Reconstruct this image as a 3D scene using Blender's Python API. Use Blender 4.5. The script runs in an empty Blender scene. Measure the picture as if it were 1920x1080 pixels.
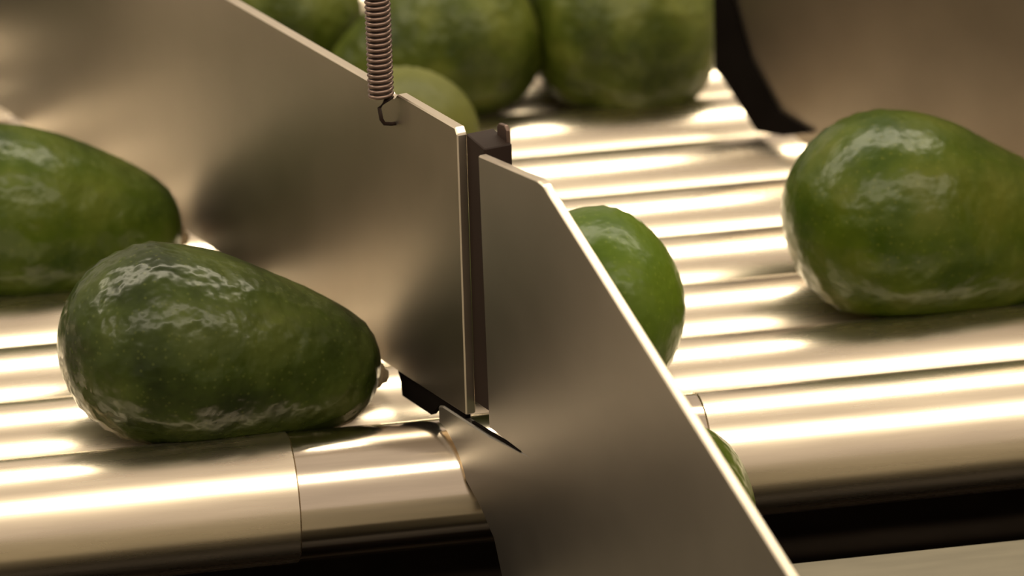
import bpy, bmesh, math, random
from mathutils import Vector, Matrix, noise

S = bpy.context.scene
C = S.collection

# ------------------------------------------------------------------ camera
PITCH, YAW, ROLL = math.radians(20.163), math.radians(10.683), -0.028
fwd = Vector((math.sin(YAW)*math.cos(PITCH), math.cos(YAW)*math.cos(PITCH), -math.sin(PITCH)))
rgt = fwd.cross(Vector((0, 0, 1))).normalized()
upv = rgt.cross(fwd)
r2 = rgt*math.cos(ROLL) + upv*math.sin(ROLL)
u2 = -rgt*math.sin(ROLL) + upv*math.cos(ROLL)
cam_d = bpy.data.cameras.new('camera')
cam = bpy.data.objects.new('camera', cam_d)
C.objects.link(cam)
M = Matrix((r2, u2, -fwd)).transposed().to_4x4()
M.translation = (-0.32, -1.6849, 0.7063)
cam.matrix_world = M
cam_d.sensor_width = 36.0
cam_d.lens = 9000/1920*36.0
cam_d.clip_start = 0.05
cam_d.dof.use_dof = True
cam_d.dof.focus_distance = (Vector((-0.06, -0.02, 0.07)) - M.translation).dot(fwd)
cam_d.dof.aperture_fstop = 9.0
S.camera = cam

# ------------------------------------------------------------------ world, lamps, exposure
W = bpy.data.worlds.new('hall')
S.world = W
W.use_nodes = True
bg = W.node_tree.nodes['Background']
bg.inputs['Color'].default_value = (1.0, 0.81, 0.625, 1)
bg.inputs['Strength'].default_value = 0.60


def strip_lamp(name, loc, target, length, width, power, col=(1.0, 0.88, 0.66)):
    l = bpy.data.lights.new(name, 'AREA')
    l.shape = 'RECTANGLE'
    l.size = length
    l.size_y = width
    l.energy = power
    l.color = col
    o = bpy.data.objects.new(name, l)
    C.objects.link(o)
    o.location = loc
    z = (Vector(loc) - Vector(target)).normalized()
    x = Vector((1, 0, 0))
    y = z.cross(x).normalized()
    R3 = Matrix((x, y, z)).transposed().to_4x4()
    R3.translation = loc
    o.matrix_world = R3
    return o


strip_lamp('ceiling_tube_lamp', (0.0, -1.22, 1.50), (0, 0.05, 0), 4.5, 0.30, 56)
strip_lamp('ceiling_tube_lamp.001', (0.0, 0.70, 1.60), (0, 0.05, 0), 4.5, 0.22, 80)

vs = S.view_settings
vs.view_transform = 'Standard'
vs.look = 'None'
vs.exposure = 0.15
vs.gamma = 1.0
vs.use_curve_mapping = False


# ------------------------------------------------------------------ materials
def new_mat(name):
    m = bpy.data.materials.new(name)
    m.use_nodes = True
    nt = m.node_tree
    return m, nt, nt.nodes['Principled BSDF']


def metal(name, col, rough, streak=(1, 1, 1), var=0.12, metallic=1.0, rvar=0.06, scale=30):
    m, nt, b = new_mat(name)
    tc = nt.nodes.new('ShaderNodeTexCoord')
    mp = nt.nodes.new('ShaderNodeMapping')
    mp.inputs['Scale'].default_value = streak
    nt.links.new(tc.outputs['Object'], mp.inputs['Vector'])
    nz = nt.nodes.new('ShaderNodeTexNoise')
    nz.inputs['Scale'].default_value = scale
    nz.inputs['Detail'].default_value = 4
    nt.links.new(mp.outputs['Vector'], nz.inputs['Vector'])
    rp = nt.nodes.new('ShaderNodeValToRGB')
    rp.color_ramp.elements[0].position = 0.3
    rp.color_ramp.elements[1].position = 0.7
    rp.color_ramp.elements[0].color = [c*(1-var) for c in col] + [1]
    rp.color_ramp.elements[1].color = [min(1, c*(1+var)) for c in col] + [1]
    nt.links.new(nz.outputs['Fac'], rp.inputs['Fac'])
    nt.links.new(rp.outputs['Color'], b.inputs['Base Color'])
    mr = nt.nodes.new('ShaderNodeMapRange')
    mr.inputs['To Min'].default_value = rough - rvar
    mr.inputs['To Max'].default_value = rough + rvar
    nt.links.new(nz.outputs['Fac'], mr.inputs['Value'])
    nt.links.new(mr.outputs['Result'], b.inputs['Roughness'])
    b.inputs['Metallic'].default_value = metallic
    return m


def skin_mat(name, dark, mid, light, rough=0.33, bump=0.35, spec=0.17):
    m, nt, b = new_mat(name)
    tc = nt.nodes.new('ShaderNodeTexCoord')
    n1 = nt.nodes.new('ShaderNodeTexNoise')
    n1.inputs['Scale'].default_value = 34
    n1.inputs['Detail'].default_value = 5
    nt.links.new(tc.outputs['Object'], n1.inputs['Vector'])
    rp = nt.nodes.new('ShaderNodeValToRGB')
    e = rp.color_ramp.elements
    e[0].position = 0.32
    e[0].color = (*dark, 1)
    e[1].position = 0.72
    e[1].color = (*light, 1)
    k = e.new(0.5)
    k.color = (*mid, 1)
    nt.links.new(n1.outputs['Fac'], rp.inputs['Fac'])
    # small pale lenticels
    vo = nt.nodes.new('ShaderNodeTexVoronoi')
    vo.inputs['Scale'].default_value = 330
    nt.links.new(tc.outputs['Object'], vo.inputs['Vector'])
    vr = nt.nodes.new('ShaderNodeMapRange')
    vr.inputs['From Min'].default_value = 0.05
    vr.inputs['From Max'].default_value = 0.28
    vr.inputs['To Min'].default_value = 0.35
    vr.inputs['To Max'].default_value = 0.0
    nt.links.new(vo.outputs['Distance'], vr.inputs['Value'])
    mx = nt.nodes.new('ShaderNodeMix')
    mx.data_type = 'RGBA'
    nt.links.new(vr.outputs['Result'], mx.inputs['Factor'])
    nt.links.new(rp.outputs['Color'], mx.inputs['A'])
    mx.inputs['B'].default_value = (light[0]*1.5, light[1]*1.4, light[2]*1.6, 1)
    nt.links.new(mx.outputs['Result'], b.inputs['Base Color'])
    # pebbled relief: two sizes
    n2 = nt.nodes.new('ShaderNodeTexNoise')
    n2.inputs['Scale'].default_value = 95
    n2.inputs['Detail'].default_value = 1.5
    nt.links.new(tc.outputs['Object'], n2.inputs['Vector'])
    n3 = nt.nodes.new('ShaderNodeTexNoise')
    n3.inputs['Scale'].default_value = 260
    n3.inputs['Detail'].default_value = 1.0
    nt.links.new(tc.outputs['Object'], n3.inputs['Vector'])
    ml = nt.nodes.new('ShaderNodeMath')
    ml.operation = 'MULTIPLY_ADD'
    ml.inputs[1].default_value = 0.14
    nt.links.new(n3.outputs['Fac'], ml.inputs[0])
    nt.links.new(n2.outputs['Fac'], ml.inputs[2])
    bp = nt.nodes.new('ShaderNodeBump')
    bp.inputs['Strength'].default_value = bump
    bp.inputs['Distance'].default_value = 0.006
    nt.links.new(ml.outputs['Value'], bp.inputs['Height'])
    nt.links.new(bp.outputs['Normal'], b.inputs['Normal'])
    b.inputs['Roughness'].default_value = rough
    b.inputs['Specular IOR Level'].default_value = spec
    return m


M_roll = metal('polished_roller_steel', (0.77, 0.675, 0.54), 0.275, (0.6, 8, 8), 0.07, rvar=0.03)
M_sleeve = metal('bright_sleeve_steel', (0.66, 0.58, 0.48), 0.16, (0.6, 8, 8), 0.07, rvar=0.03)
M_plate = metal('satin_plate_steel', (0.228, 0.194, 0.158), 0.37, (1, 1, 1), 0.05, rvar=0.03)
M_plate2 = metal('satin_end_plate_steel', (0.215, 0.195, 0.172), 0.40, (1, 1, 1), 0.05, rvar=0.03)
M_edge = metal('bright_cut_edge_steel', (0.60, 0.53, 0.43), 0.34, (1, 1, 1), 0.05)
M_brown = metal('dark_bracket_metal', (0.012, 0.006, 0.004), 0.6, (1, 1, 1), 0.2, metallic=0.0)
M_black = metal('flat_black', (0.005, 0.004, 0.0035), 0.9, (1, 1, 1), 0.2, metallic=0.0)  # black of the painted shade strips and the seam
M_brown.node_tree.nodes['Principled BSDF'].inputs['Specular IOR Level'].default_value = 0.15
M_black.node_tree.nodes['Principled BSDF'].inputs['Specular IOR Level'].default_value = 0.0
M_spring = metal('spring_wire', (0.15, 0.105, 0.088), 0.42, (1, 1, 1), 0.1)
M_rail = metal('frame_rail_steel', (0.40, 0.36, 0.30), 0.45, (1, 1, 1), 0.1)
M_tray = metal('beige_tray_surface', (0.11, 0.097, 0.07), 0.6, (1, 6, 1), 0.1, metallic=0.25)
M_added_pan = metal('added_dark_pan', (0.012, 0.009, 0.007), 0.8, (1, 1, 1), 0.2, metallic=0.0)
M_added_pan.node_tree.nodes['Principled BSDF'].inputs['Specular IOR Level'].default_value = 0.0
M_floor = metal('dark_floor', (0.03, 0.026, 0.022), 0.8, (1, 1, 1), 0.2, metallic=0.0, scale=6)
M_stem = metal('stem_button_brown', (0.20, 0.15, 0.09), 0.8, (1, 1, 1), 0.25, metallic=0.0, scale=400)


# ------------------------------------------------------------------ helpers
def obj(name, bm, mat, parent=None, origin=(0, 0, 0), smooth=False):
    bmesh.ops.translate(bm, verts=bm.verts[:], vec=-Vector(origin))
    bmesh.ops.recalc_face_normals(bm, faces=bm.faces[:])
    me = bpy.data.meshes.new(name)
    bm.to_mesh(me)
    bm.free()
    me.materials.append(mat)
    if smooth:
        for p in me.polygons:
            p.use_smooth = True
    o = bpy.data.objects.new(name, me)
    C.objects.link(o)
    if parent:
        o.parent = parent
    else:
        o.location = origin
    return o


def empty(name, loc):
    o = bpy.data.objects.new(name, None)
    o.empty_display_size = 0.02
    C.objects.link(o)
    o.location = loc
    return o


def tag(o, label, cat, group=None, kind=None):
    o['label'] = label
    if cat:
        o['category'] = cat
    if group:
        o['group'] = group
    if kind:
        o['kind'] = kind


def box(bm, a, b):
    a, b = Vector(a), Vector(b)
    m = Matrix.Translation((a+b)/2) @ Matrix.Diagonal((*(b-a), 1))
    return bmesh.ops.create_cube(bm, size=1, matrix=m)


def bevel(bm, w, seg=2):
    bmesh.ops.bevel(bm, geom=bm.edges[:], offset=w, segments=seg, profile=0.5, affect='EDGES')


def slab(pts, base, d, n, off, th, bev=0.0004):
    """sheet metal: outline pts in (along, height), thickness from off to off+th along n"""
    bm = bmesh.new()
    vsn = [bm.verts.new((base[0]+d[0]*s+n[0]*off, base[1]+d[1]*s+n[1]*off, z)) for s, z in pts]
    f = bm.faces.new(vsn)
    ex = bmesh.ops.extrude_face_region(bm, geom=[f])
    nv = [g for g in ex['geom'] if isinstance(g, bmesh.types.BMVert)]
    bmesh.ops.translate(bm, verts=nv, vec=Vector((n[0], n[1], 0))*th)
    bmesh.ops.recalc_face_normals(bm, faces=bm.faces[:])
    if bev:
        bevel(bm, bev, 1)
    return bm


def lathe_x(bm, prof, seg=96, yc=0.0, zc=0.0):
    """surface of revolution about the X direction through (yc, zc); prof = [(x, r)]"""
    rings = []
    for x, r in prof:
        if r < 1e-7:
            rings.append([bm.verts.new((x, yc, zc))])
        else:
            rings.append([bm.verts.new((x, yc+r*math.cos(2*math.pi*k/seg), zc+r*math.sin(2*math.pi*k/seg))) for k in range(seg)])
    for A, B in zip(rings, rings[1:]):
        for k in range(seg):
            k2 = (k+1) % seg
            if len(A) == 1 and len(B) == 1:
                continue
            if len(A) == 1:
                bm.faces.new((A[0], B[k], B[k2]))
            elif len(B) == 1:
                bm.faces.new((A[k], A[k2], B[0]))
            else:
                bm.faces.new((A[k], A[k2], B[k2], B[k]))


def tube(bm, path, r, seg=8):
    rings = []
    n = len(path)
    for i, p in enumerate(path):
        t = (Vector(path[min(i+1, n-1)]) - Vector(path[max(i-1, 0)])).normalized()
        a = Vector((0, 0, 1)) if abs(t.z) < 0.9 else Vector((1, 0, 0))
        u = t.cross(a).normalized()
        v = t.cross(u).normalized()
        rings.append([bm.verts.new(Vector(p)+u*r*math.cos(2*math.pi*k/seg)+v*r*math.sin(2*math.pi*k/seg)) for k in range(seg)])
    for A, B in zip(rings, rings[1:]):
        for k in range(seg):
            bm.faces.new((A[k], A[(k+1) % seg], B[(k+1) % seg], B[k]))
    bm.faces.new(rings[0])
    bm.faces.new(rings[-1][::-1])


# ------------------------------------------------------------------ the setting
PI_ = 0.06          # roller pitch
RR = 0.025          # roller radius
X0, X1 = -0.62, 0.74
NR = 11

bm = bmesh.new()
box(bm, (-3, -3, -0.95), (3, 4, -0.90))
fl = obj('floor', bm, M_floor)
tag(fl, 'dark floor far below the roller conveyor', None, kind='structure')

bm = bmesh.new()
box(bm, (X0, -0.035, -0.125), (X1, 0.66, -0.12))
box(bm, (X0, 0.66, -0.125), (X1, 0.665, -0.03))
pan = obj('added_black_pan', bm, M_added_pan)  # pan added only to keep the gap under the rollers black
tag(pan, 'black pan added to keep the gap underneath the steel rollers dark', None, kind='structure')

for side, xx in (('left', X0-0.012), ('right', X1)):
    bm = bmesh.new()
    box(bm, (xx, -0.06, -0.13), (xx+0.012, 0.70, 0.045))
    bevel(bm, 0.002)
    o = obj('trim_1' if side == 'left' else 'trim_2', bm, M_rail)
    tag(o, 'steel side rail carrying the %s ends of the rollers' % side, None, kind='structure')
    for yy in (-0.02, 0.62):
        bm = bmesh.new()
        box(bm, (xx-0.02, yy-0.025, -0.90), (xx+0.03, yy+0.025, -0.13))
        lg = obj('support_leg', bm, M_rail, parent=o)

# ------------------------------------------------------------------ rollers
ordinal = ['frontmost', 'second', 'third', 'fourth', 'fifth', 'sixth', 'seventh', 'eighth', 'ninth', 'tenth', 'eleventh']


def end_prof(x0, x1, r, b=0.0003):
    return [(x0, 0), (x0, r-b), (x0+b, r), (x1-b, r), (x1, r-b), (x1, 0)]


for i in range(NR):
    y = i*PI_
    root = empty('conveyor_roller', (0, y, 0))
    if i == 0:
        lab = 'frontmost steel roller of the conveyor, with a bright sleeve under the divider'
        bm = bmesh.new()
        lathe_x(bm, end_prof(X0+0.002, -0.0905, RR+0.0003), 128)
        obj('roller_tube', bm, M_roll, root, smooth=False)
        bm = bmesh.new()
        lathe_x(bm, end_prof(-0.0905, 0.0700, RR-0.0002), 128)
        o = obj('sleeve', bm, M_sleeve, root)
        o['label'] = 'smoother, more mirror-like sleeve on the front roller'
        bm = bmesh.new()
        lathe_x(bm, end_prof(0.0700, X1-0.002, RR+0.0002), 128)
        obj('roller_tube', bm, M_roll, root)
    else:
        lab = '%s steel roller counting back from the front of the conveyor' % ordinal[i]
        bm = bmesh.new()
        lathe_x(bm, end_prof(X0+0.002, X1-0.002, RR), 128)
        obj('roller_tube', bm, M_roll, root)
    for xa, xb in ((X0-0.010, X0+0.004), (X1-0.004, X1+0.010)):
        bm = bmesh.new()
        lathe_x(bm, end_prof(xa, xb, 0.006), 24)
        obj('axle_end', bm, M_rail, root)
    for ch in root.children:
        for p in ch.data.polygons:
            p.use_smooth = abs(p.normal.x) < 0.9
        ch.data.set_sharp_from_angle(angle=math.radians(30))
    tag(root, lab, 'roller', 'steel conveyor rollers')

# ------------------------------------------------------------------ receiving tray in front
bm = bmesh.new()
box(bm, (-0.55, -0.60, -0.033), (0.70, -0.0505, -0.027))
box(bm, (-0.55, -0.0535, -0.075), (0.70, -0.0505, -0.030))
o = obj('receiving_tray', bm, M_tray)
tag(o, 'beige receiving tray below the front roller at the lower right', 'tray')

# ------------------------------------------------------------------ lane divider (plate with slanted front end)
A1 = math.radians(16.5)
B1 = (-0.0447, 0.0348)
d1 = (math.sin(A1), -math.cos(A1))
n1 = (math.cos(A1), math.sin(A1))
org = (-0.0257, -0.0295, 0.025)
div = empty('lane_divider', org)
tag(div, 'tall steel divider plate in the centre, ending in a slanted front plate', 'divider', 'lane divider plates')

main = [(-0.62, 0.1475), (0.0015, 0.1500), (0.0065, 0.1482), (0.0125, 0.1490), (0.0150, 0.1512), (0.0632, 0.1513), (0.0648, 0.1490), (0.0648, 0.0375),
        (0.0060, 0.0362), (-0.20, 0.0330), (-0.62, 0.0265)]
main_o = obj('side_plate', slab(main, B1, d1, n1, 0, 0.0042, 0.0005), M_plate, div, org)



def bright_edges(o, nx, ny):
    o.data.materials.append(M_edge)
    for p in o.data.polygons:
        if abs(p.normal.x*nx + p.normal.y*ny) < 0.9:
            near_seam = 0.003 < p.center.z < 0.0155 and p.center.y > -0.048
            p.material_index = 0 if near_seam else 1


bright_edges(main_o, *n1)
# black strip standing in for the shade in the slot between plate and rollers
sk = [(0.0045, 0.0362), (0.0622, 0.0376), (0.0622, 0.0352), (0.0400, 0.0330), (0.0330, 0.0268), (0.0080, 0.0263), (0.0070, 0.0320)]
o = obj('shade_strip', slab(sk, B1, d1, n1, 0.001, 0.0022, 0), M_black, div, org)
o['label'] = 'black strip standing in for shade below the lower edge of the plate'

# dark bracket joining both plates
br = [(0.0650, 0.1490), (0.0795, 0.1470), (0.0795, 0.0425), (0.0650, 0.0425)]
bk = obj('joining_bracket', slab(br, B1, d1, n1, 0.0036, 0.0115, 0.0004), M_brown, div, org)
bk['label'] = 'dark brown bracket between the two plates'
bm = slab([(0.0700, 0.1462), (0.0780, 0.1452), (0.0780, 0.1520), (0.0765, 0.1535), (0.0715, 0.1530), (0.0700, 0.1515)], B1, d1, n1, 0.0138, 0.0016, 0.0003)
obj('clip', bm, M_spring, bk, org)

# slanted front plate with the cut-out around the front roller
fp = [(0.0812, 0.1458), (0.1280, 0.1496), (0.1325, 0.1490), (0.1360, 0.1470)]
slope = -(0.1497-0.0606)/(0.3026-0.1330)
zb = -0.0255
s_end = 0.1330 + (zb-0.1497)/slope
fp += [(s_end, zb), (0.0925, zb), (0.0903, -0.0189), (0.0845, -0.0057), (0.0745, 0.0030)]
s0 = B1[1]/math.cos(A1)
for k in range(9):
    a = math.radians(22 + (80-22)*k/8)
    fp.append((s0+0.0272/math.cos(A1)*math.cos(a), 0.0272*math.sin(a)))
fp += [(0.0412, 0.0335), (0.0450, 0.0347), (0.0819, 0.0355), (0.1080, 0.0380), (0.0835, 0.0389)]
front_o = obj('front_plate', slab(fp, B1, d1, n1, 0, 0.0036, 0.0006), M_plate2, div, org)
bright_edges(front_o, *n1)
# the dark seam cut along the level of the lower edge
sm = [(0.0700, 0.0362), (0.1085, 0.0380), (0.1085, 0.0385), (0.0700, 0.0370)]
o = obj('seam', slab(sm, B1, d1, n1, -0.0003, 0.0012, 0), M_black, div, org)
o['label'] = 'thin dark seam on the front plate'

# second divider, behind on the right
A3 = math.radians(23)
B3 = (0.1705, 0.3044)
d3 = (math.sin(A3), -math.cos(A3))
n3 = (math.cos(A3), math.sin(A3))
org3 = (B3[0], B3[1], 0.025)
dv3 = empty('lane_divider', org3)
tag(dv3, 'blurred steel divider plate in the upper right corner behind the large avocado', 'divider', 'lane divider plates')
m3 = [(-0.0305, 0.190), (0.40, 0.190), (0.40, 0.028), (0.03, 0.0290), (0.0, 0.0400), (-0.0305, 0.0520)]
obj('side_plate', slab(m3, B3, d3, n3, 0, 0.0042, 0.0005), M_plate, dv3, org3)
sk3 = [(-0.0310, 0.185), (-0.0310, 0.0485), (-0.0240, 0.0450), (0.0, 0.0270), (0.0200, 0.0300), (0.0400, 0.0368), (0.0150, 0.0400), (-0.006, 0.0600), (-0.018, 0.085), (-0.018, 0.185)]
o = obj('shade_strip', slab(sk3, B3, d3, n3, -0.0022, 0.0021, 0.0), M_black, dv3, org3)  # added black shape; its lower wedge stands in for gap shade
o['label'] = 'black shape standing in for shade at the lower edge of the plate'

# ------------------------------------------------------------------ coil spring hooked into the divider
sx, sy = B1[0]+d1[0]*0.0125-n1[0]*0.0055, B1[1]+d1[1]*0.0125-n1[1]*0.0055
sz0, sz1 = 0.1500, 0.262
sp = empty('coil_spring', (sx, sy, sz0))
tag(sp, 'thin coil spring hooked upright into the top of the central divider', 'spring')
bm = bmesh.new()
pitch, cr, wr = 0.00205, 0.0042, 0.00088
turns = (sz1-sz0)/pitch
N = int(turns*20)
path = [(sx+cr*math.cos(2*math.pi*k/20), sy+cr*math.sin(2*math.pi*k/20), sz0+pitch*k/20) for k in range(N+1)]
tube(bm, path, wr, 6)
obj('coil', bm, M_spring, sp, (sx, sy, sz0), smooth=True)
bm = bmesh.new()
hp = [(sx+cr, sy, sz0), (sx+0.0015, sy, sz0-0.0015), (sx-0.0008, sy, sz0-0.004), (sx-0.0002, sy, sz0-0.0085), (sx+0.0010, sy+0.0006, sz0-0.0105), (sx+0.0040, sy+0.0015, sz0-0.0112), (sx+0.0080, sy+0.0025, sz0-0.0112)]
tube(bm, hp, 0.0008, 8)
o = obj('hook', bm, M_brown, sp, (sx, sy, sz0), smooth=True)
bm = bmesh.new()
tube(bm, [(sx, sy+cr, sz1), (sx, sy, sz1+0.006), (sx, sy, sz1+0.018)], 0.0009, 8)
obj('hook', bm, M_spring, sp, (sx, sy, sz0), smooth=True)

# rod the spring hangs from, above the picture
bm = bmesh.new()
lathe_x(bm, end_prof(X0-0.006, X1+0.006, 0.006), 24, sy, sz1+0.022)
rod = obj('hanger_rod', bm, M_rail, None, (0, sy, sz1+0.022), smooth=False)
tag(rod, 'steel rod above the conveyor that the coil spring hangs from', 'rod')
for xx in (X0-0.010, X1+0.002):
    bm = bmesh.new()
    box(bm, (xx, sy-0.012, 0.045), (xx+0.008, sy+0.012, sz1+0.035))
    obj('post', bm, M_rail, rod, (0, sy, sz1+0.022))

# ------------------------------------------------------------------ avocados
PROF = [(0, 0), (0.4, 5.0), (1.5, 10.0), (3.5, 15.2), (6.5, 20.4), (10, 25.0), (15, 30.0), (20, 33.4), (26, 36.3), (32, 38.0), (38, 38.6),
        (45, 38.2), (52, 37.0), (60, 35.0), (68, 32.5), (76, 29.9), (84, 27.3), (92, 24.7), (99, 22.3), (105, 19.9), (110, 17.3), (114, 14.2),
        (117, 10.9), (119.2, 7.1), (120.3, 3.4), (120.6, 0)]


def avocado(label, mat, x, y, rs=1.0, ls=1.0, flip=1, yaw=0.0, seed=0, valley=True, centre=None, tilt=None, blunt=0.0, lump=1.0, roll=0.0, boxy=1.0, group='avocados on the steel rollers'):
    prof = []
    for s, r in PROF:
        q = min(1.0, max(0.0, (s-38)/82))
        if s < 38:
            r = 38.6*(r/38.6)**boxy
        prof.append(((s-38)*0.001*ls, r*0.001*rs*(1+blunt*q)))
    r0 = 0.0386*rs
    s1, r1 = (108-38)*0.001*ls, 0.0184*rs*(1+blunt*0.85)
    if valley:
        h0 = math.sqrt((RR+r0)**2-(PI_/2)**2)
        h1 = math.sqrt((RR+r1)**2-(PI_/2)**2) if RR+r1 > PI_/2 else r1
        h1 = max(h1, 0.02)
        loc = Vector((x, y, h0+0.0003))
        if tilt is None:
            tilt = math.asin(min(0.9, (h0-h1)/s1))*0.93
    else:
        loc = Vector(centre)
        tilt = tilt or 0.0
    root = empty('avocado', loc)
    R = Matrix.Rotation(yaw, 4, 'Z') @ (Matrix.Rotation(math.pi, 4, 'Z') if flip < 0 else Matrix.Identity(4)) @ Matrix.Rotation(tilt, 4, 'Y') @ Matrix.Rotation(roll, 4, 'X')
    bm = bmesh.new()
    fine = []
    for (a, ra), (b, rb) in zip(prof, prof[1:]):
        fine += [(a, ra), ((a+b)/2, None)]
    fine.append(prof[-1])
    out = []
    for k, (s, r) in enumerate(fine):
        if r is None:
            ra, rb = fine[k-1][1], fine[k+1][1]
            sa, sb = fine[k-1][0], fine[k+1][0]
            # slightly convex midpoints at the two round ends
            r = (ra+rb)/2 + (0.10*abs(sb-sa) + 0.06*abs(rb-ra))*(1.0 if k < 18 or k > 40 else 0.12)
        out.append((s, r))
    lathe_x(bm, out, 72)
    off = Vector((seed*3.17, seed*1.31, seed*0.77))
    for v in bm.verts:
        p = v.co.copy()
        nrm = Vector((0, p.y, p.z))
        w = min(1, nrm.length/0.012)
        k = 1 + lump*w*(0.034*noise.noise(p*24+off) + 0.016*noise.noise(p*62+off*2) + 0.006*noise.noise(p*170+off))
        v.co = Vector((p.x + 0.0008*lump*noise.noise(p*40+off), p.y*k, p.z*k))
    bmesh.ops.transform(bm, matrix=R, verts=bm.verts[:])
    obj('fruit_skin', bm, mat, root, smooth=True)
    # stem button at the narrow end
    bm = bmesh.new()
    xe = prof[-1][0]
    lathe_x(bm, [(xe-0.003, 0), (xe-0.003, 0.0052), (xe-0.0004, 0.0056), (xe+0.0012, 0.0046), (xe+0.0022, 0.0030), (xe+0.0036, 0.0024), (xe+0.0040, 0.0012), (xe+0.0038, 0)], 20)
    bmesh.ops.transform(bm, matrix=R, verts=bm.verts[:])
    st = obj('stem_button', bm, M_stem, root, smooth=True)
    tag(root, label, 'avocado', group)
    return root


G_near = skin_mat('avocado_skin_dark', (0.008, 0.013, 0.002), (0.020, 0.029, 0.004), (0.042, 0.052, 0.010), 0.27, 0.40)
G_right = skin_mat('avocado_skin_green', (0.016, 0.030, 0.001), (0.034, 0.049, 0.003), (0.060, 0.068, 0.008), 0.30, 0.26)
G_left = skin_mat('avocado_skin_mid', (0.014, 0.027, 0.002), (0.030, 0.046, 0.003), (0.058, 0.072, 0.010), 0.30, 0.32)
G_bright = skin_mat('avocado_skin_bright', (0.028, 0.052, 0.002), (0.044, 0.072, 0.003), (0.064, 0.092, 0.008), 0.32, 0.22)
G_olive = skin_mat('avocado_skin_olive', (0.045, 0.050, 0.008), (0.066, 0.070, 0.013), (0.09, 0.092, 0.020), 0.5, 0.2)
G_back = skin_mat('avocado_skin_back', (0.012, 0.019, 0.001), (0.034, 0.045, 0.004), (0.080, 0.088, 0.015), 0.42, 0.45)

avocado('large dark green avocado in the front left, its narrow end against the divider', G_near, -0.1342, 0.03, 1.0, 1.05, 1, seed=1, lump=0.9, blunt=0.24)
avocado('green avocado cut off by the left edge, behind the large dark one', G_left, -0.180, 0.21, 0.95, 0.95, 1, seed=2, lump=0.8, blunt=0.3)
avocado('large green avocado cut off by the right edge of the picture', G_right, 0.1675, 0.09, 1.10, 1.06, 1, seed=3, lump=0.7, blunt=0.24)
avocado('bright green avocado half hidden behind the slanted front plate, on the rollers', G_bright, 0.0400, 0.03, 0.99, 0.82, -1, yaw=math.radians(-6), seed=4, lump=0.6, tilt=math.radians(10))
avocado('olive avocado below the front roller, mostly hidden by the slanted front plate', G_left, 0, 0, 0.91, 0.9, 1, yaw=math.radians(-88), seed=5, valley=False, centre=(0.0395, -0.0670, 0.0084), tilt=math.radians(12), lump=0.6, group='avocados past the rollers')
avocado('pale olive avocado peeking over the top edge of the divider beside the spring', G_olive, 0.0040, 0.27, 0.83, 0.85, -1, seed=6, lump=0.5)
avocado('blurred back row avocado behind the coil spring', G_back, 0.0530, 0.39, 1.03, 0.85, -1, seed=7, lump=0.7, boxy=0.72)
avocado('blurred back row avocado between the spring and the far divider', G_back, 0.1115, 0.39, 1.05, 0.72, 1, seed=8, lump=0.7, blunt=0.9, boxy=0.72)
avocado('partly hidden avocado at the top left above the divider edge', G_back, -0.018, 0.45, 1.0, 0.85, -1, seed=9, lump=1.0)
avocado('hardly visible avocado behind the two back row avocados', G_back, 0.082, 0.51, 1.0, 0.85, 1, seed=10, lump=1.0)
for k, (ax, ay) in enumerate(((-0.262, 0.33), (-0.240, 0.45), (-0.262, 0.21), (-0.245, 0.57))):
    avocado('%s avocado waiting left of the picture, only a dark blur in the divider' % ('second nearest', 'third nearest', 'nearest', 'rearmost')[k], G_left, ax, ay, 0.93, 0.8, -1, seed=20+k, lump=0.8, group='avocados waiting left of the picture')
